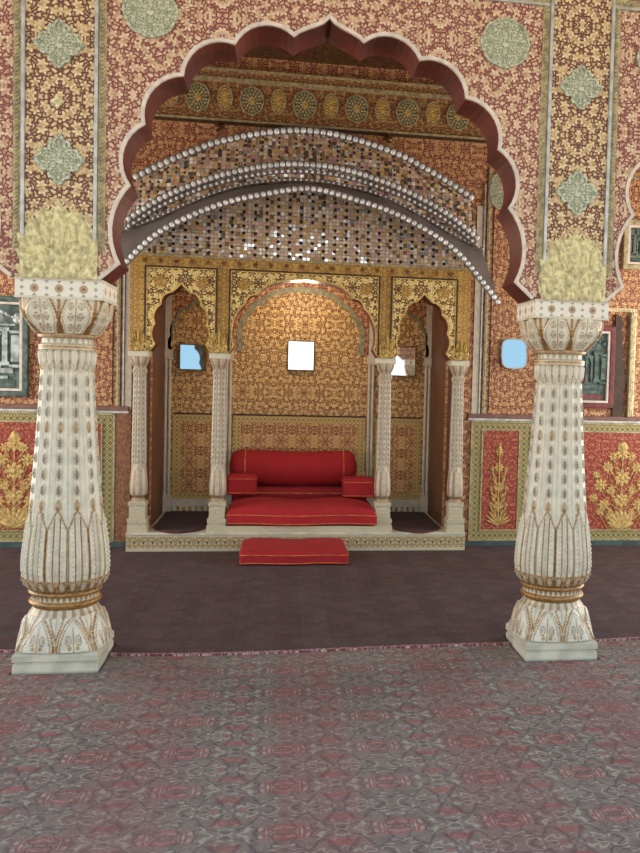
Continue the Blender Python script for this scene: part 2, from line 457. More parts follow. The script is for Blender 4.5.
def crest(cx, w, z0, h, y, name, mat, label, rows=8, cols=9, d=.018):
    o = thing(name, label, 'gilt ornament', (cx, y, z0))
    bm = bmesh.new()
    # back plate with a leafy outline
    pl = [(cx - w / 2, z0)]
    m = 14
    for i in range(m + 1):
        t = -1 + 2 * i / m; top = h * (.62 + .33 * (1 - abs(t)) ** .8)
        if abs(t) > .86: top = h * .42
        pl.append((cx + t * w / 2, z0 + top * (1 if i % 2 == 0 else .93)))
    pl.append((cx + w / 2, z0))
    obj('backing', prism(bmesh.new(), pl, y - .004, y), mat, o)
    for r in range(rows):
        zz = z0 + h * .78 * r / rows
        half = w / 2 * (1 if r < rows * .6 else max(.2, 1.45 - r / rows * 1.05))
        for c_ in range(cols + (r % 2)):
            t = (c_ + (0 if r % 2 else .5)) / cols * 2 - 1
            if abs(t) > 1: continue
            xx = cx + t * half * .93
            leaf_rel(bm, xx, zz, w / cols * 1.05, h * .2, t * .22 + (.5 if (c_ + r) % 2 else -.5) * .8, y - .002 - d * .2 * (1 - r / rows), d * .8)
    leaf_rel(bm, cx, z0 + h * .35, w * .16, h * .66, 0, y - .01, d * 1.3)
    for s in (-1, 1):
        leaf_rel(bm, cx + s * w * .13, z0 + h * .38, w * .13, h * .48, s * .18, y - .006, d)
        leaf_rel(bm, cx + s * w * .28, z0 + h * .34, w * .13, h * .42, s * .1, y - .006, d)
        leaf_rel(bm, cx + s * w * .455, z0 + h * .12, w * .09, h * .5, s * .03, y - .002, d)
    obj('leaves', bm, mat, o, smooth=True)
    return o
for s, wd in ((-1, 'left'), (1, 'right')):
    crest(s * WC, .36, 1.96, .385, F - .006, 'leaf_crest', M['crest_gold'],
          'large gold carved leaf crest above the %s big column' % wd)

# ------------------------------------------------------------------ medallions
def outline(kind, rx, rz, n=64):
    pts = []
    for i in range(n):
        t = 2 * PI * i / n
        if kind == 'oval': r = 1 + .02 * math.cos(8 * t)
        elif kind == 'cross': r = .80 + .13 * math.cos(4 * t) + .07 * math.cos(12 * t)
        pts.append((rx * r * math.cos(t), rz * r * math.sin(t)))
    return pts
def medallion(kind, x, z, rx, rz, y, label, group=None, mat='tealmed', gems=True, name='wall_medallion', d=.01):
    o = thing(name, label, 'medallion', (x, y, z), group)
    ol = [(x + a, z + b) for a, b in outline(kind, rx, rz)]
    pl_ = obj('plate', prism(bmesh.new(), ol, y - d, y + .0), M[mat], o)
    obj('rim', ribbon(bmesh.new(), ol, .012, y - d - .005, y, True), M['gem'] if gems else M['rope'], pl_)
    bm = bmesh.new()
    for ring, cnt in ((.0, 1), (.27, 8), (.52, 12), (.76, 18)):
        for i in range(cnt):
            t = 2 * PI * (i + .5 * (ring > .5)) / cnt
            rr = ring * (1 if kind == 'oval' else (.82 + .13 * math.cos(4 * t)))
            blob(bm, (x + rx * rr * math.cos(t), y - d, z + rz * rr * math.sin(t)), (.013 if ring else .022, .006, .008 if ring else .022), 0, -t, 6, 4)
    obj('gems', bm, M['gem'] if gems else M['small_gold'], pl_, smooth=True)
    return o
for s, wd in ((-1, 'left'), (1, 'right')):
    medallion('cross', s * WC + (-.005 if s < 0 else 0), 3.083, .112, .112, F - .008, 'upper pale green cross-shaped medallion on the wall above the %s column' % wd)
    medallion('cross', s * WC, 2.53, .112, .116, F - .008, 'lower pale green cross-shaped medallion on the wall above the %s column' % wd)
    medallion('oval', s * .895, 3.28, .125, .122, F, 'round pale green medallion in the %s corner above the big arch' % wd)
medallion('oval', PER - .87, 3.27, .125, .122, F, 'round pale green medallion at the right picture edge')
o = tag(obj('flower_boss', (lambda b: (blob(b, (-1.325, F - .008, 2.81), (.024, .01, .024)), [blob(b, (-1.325 + .02 * math.cos(t), F - .008, 2.81 + .02 * math.sin(t)), (.012, .008, .012)) for t in (0, PI / 2, PI, 1.5 * PI)], b)[2])(bmesh.new()), M['crest_gold'], origin=(-1.325, F - .008, 2.81), smooth=True),
        'small yellow flower boss between the two medallions over the left column', 'gilt ornament')

# ------------------------------------------------------------------ big carved columns
def lathe(bm, rows, n, fn, lay):
    """rows: list of z; fn(theta, z) -> (radius point scale, gilt, tint) ; verts carry the two masks"""
    rings = []
    for z in rows:
        rr = []
        for i in range(n):
            t = 2 * PI * i / n; r, g, tt, sq = fn(t, z)
            c, s = math.cos(t), math.sin(t)
            if sq > 0:      # towards a square plan
                k = 1 / max(abs(c), abs(s)); k = 1 + (min(k, 1.34) - 1) * sq; r *= k
            v = bm.verts.new((r * s, -r * c, z)); v[lay[0]] = g; v[lay[1]] = tt; rr.append(v)
        rings.append(rr)
    for a, b in zip(rings, rings[1:]):
        for i in range(n):
            j = (i + 1) % n; bm.faces.new((a[i], a[j], b[j], b[i]))
    bm.faces.new(rings[0][::-1]); bm.faces.new(rings[-1])
def interp(tab, z):
    if z <= tab[0][0]: return tab[0][1]
    for (a, ra), (b, rb) in zip(tab, tab[1:]):
        if z <= b:
            t = (z - a) / (b - a); return ra + (rb - ra) * t
    return tab[-1][1]
def sm(a, b, x):
    t = max(0, min(1, (x - a) / (b - a))); return t * t * (3 - 2 * t)
def frange(a, b, n): return [a + (b - a) * i / n for i in range(n + 1)]

def ogee(t):    # half width of a pointed leaf, t from base 0 to tip 1
    return .5 * (math.sin(PI * min(1, .5 + t * .5)) ** .55)
def base_fn(th, z):
    r = interp([(.105, .214), (.13, .212), (.16, .211), (.20, .205), (.235, .196), (.265, .182), (.285, .165), (.305, .155)], z)
    u = (th * 8 / (2 * PI)) % 1 - .5; g = t = 0
    q = (z - .108) / .16
    if 0 <= q < 1:
        w = ogee(q) * .96; e = w - abs(u)
        if e > 0:
            r += .010 * sm(0, .09, e); g = 1 if e < .05 else 0
            if .09 < e < .13: g = .8; r -= .003
            a = abs(u)
            if a < .025 and q < .75: g = .9; r += .003
            if e > .15:
                d1 = math.hypot((a - .14) / .08, (q - .35) / .16); d2 = math.hypot((a - .10) / .05, (q - .12) / .10)
                if .75 < d1 < 1.05 or d2 < .8: g = .8; t = .2
                elif d1 < .5: t = .5
        else:
            uu = abs(abs(u) - .5); g = 1 if abs(uu - (q - .35) * .35) < .03 else .12; r -= .003
            if uu < .03: t = .5
    if z > .27:
        g = .2 + .6 * ((int(th * 48 / (2 * PI))) % 2)
    return r, g, t, .55 * sm(.2, .105, z)
def ring_fn(th, z):
    tab = [(.30, .153), (.312, .156), (.318, .172), (.33, .178), (.34, .172), (.345, .162), (.352, .160), (.365, .162), (.372, .172), (.382, .180), (.392, .174), (.40, .162)]
    r = interp(tab, z); g = 1 if (z < .345 or z > .37) else .15
    if .345 < z < .37: r += .004 * math.cos(th * 36); g = .5 + .5 * math.cos(th * 36)
    return r, g, 0, 0
NL = 12
def shaft_fn(th, z):
    r = interp([(.40, .166), (.42, .183), (.45, .196), (.50, .203), (.56, .201), (.62, .195), (.70, .184), (.76, .176), (.80, .172), (.95, .159), (1.15, .144), (1.35, .131), (1.53, .121)], z)
    u = (th * NL / (2 * PI) + .5) % 1 - .5; g = t = 0
    tipz = .815
    # upper flutes with a string of bosses in every other channel
    w = .5 * min(1., max(0., (tipz - z)) / .095) ** .75
    e = w - abs(u)
    if z < tipz and e > 0:                     # lotus leaf
        r += .007 * sm(0, .05, e)
        if e < .085: g = .95; r += .004
        elif e > .11 and z < .785:
            a = abs(u)
            rope = sm(.09, 0, abs(a - .25)); r += .007 * rope * (1 + .35 * math.sin(z * 260 + (6 if u > 0 else 0) + a * 20))
            if rope > .5 and math.sin(z * 260 + (6 if u > 0 else 0) + a * 20) < -.5: g = .5
            if .17 > a > .11 or a > .365: g = 1; r -= .005
            if a < .1: r += .004 * math.cos(a / .1 * PI / 2); g = .15; t = .25 if a < .05 else 0
    else:
        ch = abs(u)                            # 0 in the boss channel
        r += .007 * sm(.16, .5, ch) - .004 * sm(.03, .0, abs(ch - .22)) 
        if .17 < ch < .235: g = .42
        if .455 < ch: g = .12; r -= .004
        k = round((z - .835) / .078); zc = .835 + .078 * k
        if zc > .80:
            dd = math.hypot(u / (.135), (z - zc) / .027)
            if dd < 1: r += .012 * math.sqrt(1 - dd * dd); t = (.9 if dd < .75 else .3) if (int(u * 0) + k) % 5 else 0; g = 0 if k % 5 else .8
            elif dd < 1.3 and abs(u) < .2: g = .4
    if z < .47:
        uu = (th * 24 / (2 * PI)) % 1 - .5
        d2 = math.hypot(uu / .42, (z - .428) / .034)
        if z < .462:
            g = 1 if .7 < d2 < 1.05 else (.35 if d2 < .7 else .6); r += .005 * (1 if d2 < 1 else 0)
            t = 0
    if z > 1.50: g = .3
    return r, g, t, 0
def collar_fn(th, z):
    tab = [(1.515, .120), (1.53, .127), (1.55, .131), (1.58, .134), (1.60, .136), (1.61, .128), (1.615, .139), (1.64, .140), (1.645, .127), (1.65, .122), (1.672, .123), (1.676, .142), (1.69, .145), (1.70, .138)]
    r = interp(tab, z); g = t = 0
    if z < 1.61:
        u = (th * 20 / (2 * PI)) % 1 - .5; r += .006 * math.cos(u * 2 * PI) - (.006 if z < 1.53 + .03 * abs(u) * 2 else 0); g = .55 if abs(u) > .38 else 0; t = .3 if abs(u) < .07 else 0
    elif z < 1.643: g = .9 if 1.622 < z < 1.634 else .35
    elif z < 1.675:
        u = (th * 22 / (2 * PI)) % 1 - .5; g = .5 if abs(u) * 2 > (1.675 - z) / .032 else 0; t = .35 if g else 0
    else: g = .85
    return r, g, t, 0
def cap_fn(th, z):
    r = interp([(1.69, .133), (1.71, .150), (1.74, .170), (1.78, .184), (1.82, .188), (1.86, .190)], z)
    u = (th * 8 / (2 * PI)) % 1 - .5; q = (z - 1.695) / .165; g = t = 0
    w = .5 - .42 * abs(q - .35) ** 1.5 if q > .35 else .5 - .3 * abs(.35 - q)
    e = w - abs(u); a = abs(u)
    if e > 0:
        r += .012 * sm(0, .1, e) + .006 * q
        if e < .06: g = 1
        elif .10 < e < .135: g = .6; r -= .003
        if a < .03: g = .9
        elif e > .15:
            f_ = math.hypot((a - .13) / .07, ((q * 3.2) % 1 - .5) / .34)
            if .7 < f_ < 1.05: g = .85; r -= .002
            elif f_ < .45: t = .55; g = .2
    else:
        g = 1 if abs(a - .5) < .035 or q < .2 else .2; t = .1 if g == 1 else 0
    return r, g, t, .35 + .45 * sm(1.70, 1.83, z)
def lathe_obj(name, rows, n, fn, mat, parent, scale=None):
    bm = bmesh.new(); lay = (bm.verts.layers.float.new('gilt'), bm.verts.layers.float.new('tint'))
    lathe(bm, rows, n, fn, lay)
    if scale:
        for v in bm.verts: v.co = Vector((v.co.x * scale[0], v.co.y * scale[0], v.co.z * scale[1] + scale[2]))
    bmesh.ops.translate(bm, verts=bm.verts, vec=ORG[parent.name])
    return obj(name, bm, mat, parent, smooth=True)
def big_column(x):
    o = thing('carved_column', 'carved white marble column with gilded leaves, left of the throne alcove', 'column', (x, 0, 0), 'carved columns carrying the big arch')
    bm = bmesh.new(); h = .203
    prof = [(0, h), (.012, h + .002), (.045, h), (.05, h - .01), (.056, h - .008), (.062, h + .003), (.09, h + .003), (.098, h - .002), (.106, h - .012)]
    pr = None
    for z, q in prof:
        ring = [bm.verts.new((x + a * q, b * q, z)) for a, b in ((-1, -1), (1, -1), (1, 1), (-1, 1))]
        if pr:
            for i in range(4): bm.faces.new((pr[i], pr[(i + 1) % 4], ring[(i + 1) % 4], ring[i]))
        else: bm.faces.new(ring[::-1])
        pr = ring
    bm.faces.new(pr)
    obj('plinth', bm, M['cream'], o)
    N = 240
    lathe_obj('base', frange(.105, .303, 50), N, base_fn, M['carved'], o)
    lathe_obj('ring', frange(.302, .401, 36), N, ring_fn, M['carved'], o)
    lathe_obj('shaft', frange(.40, 1.518, 300), N, shaft_fn, M['carved'], o)
    lathe_obj('collar', frange(1.517, 1.695, 60), N, collar_fn, M['carved'], o)
    lathe_obj('capital', frange(1.694, 1.86, 50), N, cap_fn, M['carved'], o)
    a = obj('abacus', bx(-.205, .205, -.205 + .019, .186, 0, .10), M['abacus'], None)
    a.parent = o; a.location = (0, 0, 1.86)
    bm = bmesh.new()
    for z in (1.86, 1.948): box(bm, x - .208, x + .208, -.189, .189, z, z + .012)
    q = obj('fillet', bm, M['cream'], o)
    return o
c1 = big_column(-WC)
c2 = dup(c1, (WC, 0, 0), 'carved white marble column with gilded leaves, right of the throne alcove')

# ------------------------------------------------------------------ back wall
XL, XR = AX - 1.446, AX + 1.446
bm = bmesh.new(); ZT = 4.25
box(bm, -4.6, AX - 1.302, D, D + .12, 0, ZT); box(bm, AX + 1.302, 4.6, D, D + .12, 0, ZT); box(bm, AX - 1.302, AX + 1.302, D, D + .12, 2.46, ZT)
struct(obj('wall_back', bm, M['back_gilt']))
# cornice and frieze
def bar(x0, x1, y0, y1, z0, z1, mat, bevel=0.):
    global k
    o = struct(obj('trim_%d' % k, bx(x0, x1, y0, y1, z0, z1), mat, bevel=bevel)); k += 1; return o
bar(-4.5, 4.5, D - .012, D, 3.70, 4.02, M['frieze'])
bar(-4.5, 4.5, D - .03, D, 3.665, 3.685, M['brown'])
bar(-4.5, 4.5, D - .04, D, 3.685, 3.703, M['rope'])
bar(-4.5, 4.5, D - .06, D, 4.02, 4.045, M['rope'])
bar(-4.5, 4.5, D - .05, D, 4.045, 4.105, M['frieze'])
bar(-4.5, 4.5, D - .07, D, 4.105, 4.12, M['rope'])
names = ['far left', 'second from left', 'third from left', 'middle', 'third from right', 'second from right', 'far right']
for i in range(7):
    medallion('oval', -.07 + (i - 3) * .452, 3.875, .096, .115, D - .012, 'dark green oval medallion on the frieze under the ceiling, %s of seven' % names[i], 'green frieze medallions', 'tealmed_dark', False, 'frieze_medallion')
for i in range(6):
    medallion('oval', -.07 + (i - 2.5) * .452, 3.885, .06, .10, D - .012, 'reddish gold oval medallion on the frieze, number %s from the left between green ones' % ['one', 'two', 'three', 'four', 'five', 'six'][i], 'gold frieze medallions', 'frieze', False, 'frieze_medallion')
for x, wd in ((-.80, 'left'), (.67, 'right')):
    bm = bmesh.new(); tube(bm, [(x, D, 3.66), (x, D - .07, 3.655), (x, D - .09, 3.63)], .014, 8); blob(bm, (x, D - .09, 3.61), (.03, .03, .03))
    box(bm, x - .03, x + .03, D - .012, D, 3.62, 3.665)
    tag(obj('wall_hook', bm, M['hook'], origin=(x, D, 3.64), smooth=True), '%s brown knob hook under the cornice above the silver canopy' % wd, 'hook')

# wall panel borders beside the alcove
def beaded(bm, p0, p1, y, w=.03, step=.026):
    v = Vector(p1) - Vector(p0); n = int(v.length / step); ang = math.atan2(v.x, v.y)
    ribbon(bm, [p0, p1], w, y - .006, y)
    for i in range(n):
        q = Vector(p0) + v * ((i + .5) / n); blob(bm, (q.x, y - .008, q.y), (.009, .006, .009), 0, 0, 6, 4)
for s in (-1, 1):
    bm = bmesh.new(); xb = s * 1.605 - .0
    beaded(bm, (xb, 1.20), (xb, 3.45), D); beaded(bm, (xb, 3.45), (s * 3.2, 3.45), D)
    struct(obj('trim_%d' % k, bm, M['rope'], smooth=True)); k += 1
    bar(min(xb - s * .02, xb - s * .026), max(xb - s * .02, xb - s * .026), D - .008, D, 1.2, 3.47, M['brown'])
    bar(xb - s * .085 - .028, xb - s * .085 + .028, D - .01, D, 1.20, 3.1, M['carved_dim'])
    bar(xb - s * .045 - .006, xb - s * .045 + .006, D - .02, D, 1.20, 3.3, M['silver'])
    bar(s * 1.65 - .004, s * 1.65 + .004, D - .006, D, 1.25, 3.38, M['brown'])

# dado with rail
def flower(bm, x, z, r, y, n=8):
    for i in range(n):
        t = 2 * PI * i / n; blob(bm, (x + r * .62 * math.cos(t), y - .004, z + r * .62 * math.sin(t)), (r * .42, .007, r * .24), 0, -t, 6, 4)
    blob(bm, (x, y - .006, z), (r * .3, .01, r * .3), 0, 0, 8, 4)
def bush(bm, x, z0, w, h, y, narrow=False):
    tube(bm, [(x, y - .003, z0), (x, y - .004, z0 + h * .9)], .006, 5)
    fl = [(0, .86, .11), (0, .58, .13), (0, .33, .12), (.42, .70, .09), (.62, .50, .1), (.5, .28, .09), (.27, .82, .07), (.3, .44, .07), (.82, .36, .07), (.3, .17, .07), (.75, .62, .06), (.62,.2,.06)]
    if narrow: fl = [(0, .88, .10), (0, .70, .12), (0, .47, .13), (0, .25, .12), (.55, .68, .06), (.62, .45, .06), (.6, .26, .06), (.3, .36, .06), (.3, .58, .05)]
    for fx, fz, r in fl:
        for s in ((-1, 1) if fx else (1,)):
            X = x + s * fx * w / 2; Z = z0 + fz * h; R = r * (h * .76 if not narrow else h * .5)
            flower(bm, X, Z, R, y)
            if fx:
                pts = [(x, y - .003, z0 + h * max(.03, fz - .28)), (x + s * fx * w * .3, y - .004, z0 + h * (fz - .2)), (X, y - .003, Z - R * .5)]
                tube(bm, pts, .004, 5)
                for q in (.3, .6, .85):
                    lx = x + (X - x) * q; lz = z0 + h * (fz - .22 + .2 * q); leaf_rel(bm, lx, lz, .022, .06, s * (1.1 - q), y, .008, 4)
    for i in range(9):          # fan of leaves at the foot
        t = (i - 4) / 4; leaf_rel(bm, x, z0 + .01, w * .09, h * (.24 - .06 * abs(t)), t * 1.15, y - .001, .01, 5)
    leaf_rel(bm, x, z0 + h * .84, w * .16, h * .16, 0, y - .002, .012)
def dado(side, x0, x1, splits, bushes, label):
    o = thing('dado_panel', label, 'wall panel', ((x0 + x1) / 2, D, .055))
    obj('border', bx(x0, x1, D - .014, D, .055, 1.165), M['dado_border'], o)
    for (a, b) in splits:
        f = obj('field', bx(a, b, D - .018, D - .012, .155, 1.08), M['dado_red'] , o)
        bm = bmesh.new(); ribbon(bm, [(a, .155), (b, .155), (b, 1.08), (a, 1.08)], .012, D - .024, D - .014, True); obj('moulding', bm, M['rope'], o)
    bm = bmesh.new(); ribbon(bm, [(x0 + .01, .065), (x1 - .01, .065), (x1 - .01, 1.155), (x0 + .01, 1.155)], .014, D - .022, D - .01, True); obj('moulding', bm, M['rope'], o)
    for (bxx, bw, bh, z0, nr) in bushes:
        bm = bmesh.new(); bush(bm, bxx, z0, bw, bh, D - .018, nr)
        obj('floral_motif', bm, M['motif_gold'], o, smooth=True)
    return o
dado('right', 1.49, 4.4, [(1.60, 1.95), (2.06, 4.2)], [(1.765, .24, .78, .19, True), (2.955, .68, .84, .16, False), (3.75, .56, .82, .17, False)], 'red dado panel with gold flower bushes, right of the throne alcove')
dado('left', -4.4, -1.62, [(-4.2, -1.73)], [(-2.43, .52, .84, .17, False), (-3.6, .56, .84, .17, False)], 'red dado panel with gold flower bushes, left of the throne alcove')
bar(-1.62, XL - .012, D - .016, D, .01, 1.2, M['orange_strip'])
bar(-4.5, XL - .03, D - .035, D, 1.185, 1.225, M['rail'], .006)
bar(XR + .05, 4.5, D - .035, D, 1.185, 1.225, M['rail'], .006)
bar(-4.5, XL - .03, D - .03, D, 1.165, 1.185, M['silver'])
bar(XR + .05, 4.5, D - .03, D, 1.165, 1.185, M['silver'])
struct(obj('baseboard_left', bx(-4.5, XL, D - .03, D, .0, .055), M['teal']))
struct(obj('baseboard_right', bx(XR, 4.5, D - .03, D, .0, .055), M['teal']))

# pictures on the back wall
def picture(x0, x1, z0, z1, label, frame_m, ground, relief, accent):
    o = thing('framed_picture', label, 'picture', ((x0 + x1) / 2, D, z0)); y = D
    obj('frame', ribbon(bmesh.new(), [(x0, z0), (x1, z0), (x1, z1), (x0, z1)], .045, y - .05, y, True), frame_m, o, bevel=.006)
    obj('slip', ribbon(bmesh.new(), [(x0 + .035, z0 + .035), (x1 - .035, z0 + .035), (x1 - .035, z1 - .035), (x0 + .035, z1 - .035)], .02, y - .042, y, True), M['rim'], o)
    pn_ = obj('panel', bx(x0, x1, y - .012, y, z0, z1), ground, o)
    w = x1 - x0; h = z1 - z0; cx = (x0 + x1) / 2; bm = bmesh.new()
    def b(a, b_, c, d, t=.012): box(bm, x0 + a * w, x0 + b_ * w, y - .012 - t, y - .01, z0 + c * h, z0 + d * h)
    for a in (.2, .74):            # palace facade in pale relief
        b(a, a + .06, .34, .68, .02); b(a - .02, a + .08, .30, .34, .024); b(a - .02, a + .08, .66, .70, .024)
    b(.14, .86, .22, .27); b(.2, .8, .16, .19); b(.12, .88, .72, .74)
    ol = arch([(.2 * w, z0 + .5 * h), (.17 * w, z0 + .62 * h), (0, z0 + .7 * h)], [.01, .02], cx, (0, z0 + .4 * h), None, 5)
    ribbon(bm, ol, .02, y - .03, y - .01)
    for q in (.30, .38, .62, .70): b(q - .015, q + .015, .30, .62, .016)
    for q in (.34, .66): b(q - .07, q + .07, .28, .30, .02); b(q - .07, q + .07, .62, .64, .02)
    b(.84, .95, .34, .62, .02); b(.05, .16, .34, .62, .02); b(.82, .97, .64, .67, .024); b(.03, .18, .64, .67, .024); b(.82, .97, .28, .31, .024); b(.03, .18, .28, .31, .024)
    for s_ in (-1, 1):
        for i_ in range(5): blob(bm, (cx + s_ * w * (.16 + .07 * i_), y - .014, z0 + h * (.90 - .032 * i_)), (.05 * w, .012, .02 * h), 0, s_ * .6, 8, 5)
    for q, r in ((.1, .05), (.3, .05), (.5, .08), (.7, .05), (.9, .05)):
        blob(bm, (x0 + q * w, y - .012, z0 + .8 * h), (r * w, .014, r * w * 1.3))
    obj('relief', bm, relief, pn_, smooth=True)
    bm = bmesh.new(); b_ = lambda a, c_, e, f: box(bm, x0 + a * w, x0 + c_ * w, y - .02, y - .01, z0 + e * h, z0 + f * h)
    b_(.12, .88, .08, .14); b_(.35, .65, .30, .42); b_(.4, .6, .44, .5)
    obj('painted_base', bm, accent, pn_)
    return o
picture(-3.06, -2.345, 1.31, 2.10, 'silvery green framed relief picture at the left picture edge', M['dark_teal'], M['dark_teal'], M['pale_teal'], M['dark_teal'])
picture(2.17, 2.81, 1.325, 2.04, 'dark framed palace picture behind the right big column', M['paint_red'], M['dark_teal'], M['dark_teal'], M['paint_red'])
picture(2.90, 3.30, 2.62, 3.03, 'small green picture high on the wall at the right edge', M['rope'], M['dark_teal'], M['tealmed_dark'], M['dark_teal'])
# cusped frame around the right picture
bm = bmesh.new()
wav = []
for i in range(5):
    wav += [(q.x, q.y) for q in arc((2.875 + .012 * i, 2.16 - .13 * i), (2.887 + .012 * i, 2.03 - .13 * i), .026, 6, (2.4, 2.1 - .13 * i))]
pts = [(2.835, 1.226), (2.835, 2.18)] + wav + [(2.935, 1.5), (2.935, 1.226)]
prism(bm, pts, D - .03, D)
struct(obj('trim_%d' % k, bm, M['brown'])); k += 1
bar(2.975, 3.005, D - .05, D, 1.225, 2.2, M['rope'], .006)
bm = bmesh.new(); beaded(bm, (3.035, 1.23), (3.035, 2.2), D, .03); beaded(bm, (2.7, 2.22), (3.05, 2.22), D, .03)
struct(obj('trim_%d' % k, bm, M['crest_gold'], smooth=True)); k += 1
# oval mirror and green medallion on the right stretch
def mirror(name, x, z, w, h, y, label, tilt, yaw=0., octo=False, frame='hook', glass='mirror'):
    o = thing(name, label, 'mirror', (x, y, z))
    o.rotation_euler = (tilt, 0, yaw)
    if octo: ol = [(x + w / 2 * math.copysign(abs(math.cos(t)) ** .55, math.cos(t)), z + h / 2 * math.copysign(abs(math.sin(t)) ** .55, math.sin(t))) for t in [2 * PI * i / 32 for i in range(32)]]
    else: ol = [(x - w / 2, z - h / 2), (x + w / 2, z - h / 2), (x + w / 2, z + h / 2), (x - w / 2, z + h / 2)]
    obj('glass', prism(bmesh.new(), ol, y - .022, y - .016), M[glass], o)
    obj('backing', prism(bmesh.new(), ol, y - .016, y - .006), M['brown'], o)
    obj('frame', ribbon(bmesh.new(), ol, .010, y - .026, y - .006, True), M[frame], o)
    return o
mirror('wall_mirror', 1.868, 1.778, .235, .27, D - .02, 'rounded blue-reflecting mirror on red wall right of the alcove', math.radians(-7), 0, True, 'silver', 'mirror_sky_tint')
medallion('oval', 1.69, 3.25, .085, .16, D, 'pale green oval medallion on the back wall right of the canopy', None)

# ------------------------------------------------------------------ the alcove: room, platform, frame
struct(obj('wall_alcove', (lambda b: (box(b, AX - 1.46, AX + 1.46, B, B + .1, .0, 2.46), b)[1])(bmesh.new()), M['alcove_gilt']))
struct(obj('wall_alcove_left', bx(AX - 1.43, AX - 1.305, D + .12, B, 0, 2.46), M['reveal']))
struct(obj('wall_alcove_right', bx(AX + 1.305, AX + 1.43, D + .12, B, 0, 2.46), M['reveal']))
struct(obj('ceiling_alcove', bx(AX - 1.5, AX + 1.5, D + .12, B + .1, 2.46, 2.52), M['soffit']))
pf = thing('throne_platform', 'cream stone platform with painted edge under the throne alcove', 'platform', (AX, P, 0))
obj('slab', bx(XL - .01, XR + .01, P - .01, D - .002, 0, .150), M['platform'], pf)
obj('floor_slab', bx(AX - 1.30, AX + 1.30, D - .002, B - .003, 0, .168), M['cream'], pf)
obj('nosing', bx(XL - .012, XR + .012, P - .02, D - .002, .150, .168), M['cream'], pf, bevel=.004)
obj('step', bx(AX - .80, AX + .80, P + .004, B - .004, .168, .222), M['platform'], pf)

nc = [(.245, 1.70), (.205, 1.76), (.208, 1.93), (.160, 2.09), (.072, 2.195)]; nb = [.0, .028, .03, .03]
nt_ = [(.072, 2.195), (.05, 2.215), (.025, 2.24), (0, 2.268)]
cc = [(.635, 1.70), (.595, 1.765), (.505, 2.125), (.405, 2.20)]; cb = [.0, .055, .028]
ct = [(.405, 2.20), (.375, 2.245), (.32, 2.285), (.25, 2.315), (.16, 2.336), (.06, 2.345), (0, 2.352)]
def niche(cx): return arch(nc, nb, cx, (0, 1.9), nt_, 7)
def centre(cx): return arch(cc, cb, cx, (0, 1.8), ct, 7)
fr = thing('alcove_screen', 'gilded three-arched screen framing the throne alcove', 'screen', (AX, P, 1.70))
ol = [(XL, 1.70)] + niche(AX - 1.033) + centre(AX) + niche(AX + 1.033) + [(XR, 1.70), (XR, 2.505), (XL, 2.505)]
obj('arcade', prism(bmesh.new(), ol, P, D - .001, 0, 1), [M['band_gold'], M['soffit']], fr)
for cx, hw, fn in ((AX - 1.033, .29, niche), (AX, .635, centre), (AX + 1.033, .29, niche)):
    a_ = fn(cx)
    pl = [(cx - hw, 1.72)] + [q for q in a_ if q[1] > 1.72] + [(cx + hw, 1.72), (cx + hw, 2.405), (cx - hw, 2.405)]
    sp_ = obj('spandrel_panel', prism(bmesh.new(), pl, P - .008, P), M['panel_gold'], fr)
    bm = ribbon(bmesh.new(), [(cx - hw, 1.72), (cx - hw, 2.405), (cx + hw, 2.405), (cx + hw, 1.72)], .012, P - .016, P)
    obj('moulding', bm, M['brown'], fr)
    bm = ribbon(bmesh.new(), [(cx - hw + .012, 1.72), (cx - hw + .012, 2.393), (cx + hw - .012, 2.393), (cx + hw - .012, 1.72)], .008, P - .014, P)
    obj('fillet', bm, M['small_gold'], fr)
    for s in (-1, 1):
        bm = bmesh.new(); flower(bm, cx + s * (hw - .12), 2.285, .055, P - .01, 10); obj('rosette', bm, M['band_gold'], sp_, smooth=True)
    bm = ribbon(bmesh.new(), [q for q in a_ if q[1] > 1.72], .014, P - .014, P, shift=.004)
    obj('arch_edge', bm, M['small_gold'], fr)
for i in range(21):
    bm = bmesh.new(); flower(bm, XL + .11 + .13 * i, 2.455, .024, P - .002, 6); obj('rosette', bm, M['cornice_rosette'], fr, smooth=True)
obj('cornice', bx(XL - .004, XR + .004, P - .012, P, 2.492, 2.508), M['rope'], fr)
for s in (-1, 1):
    a, b = sorted((AX + s * 1.302, AX + s * 1.446))
    struct(obj('trim_%d' % k, bx(a, b, D - .03, D - .001, .168, 1.70), M['reveal'])); k += 1
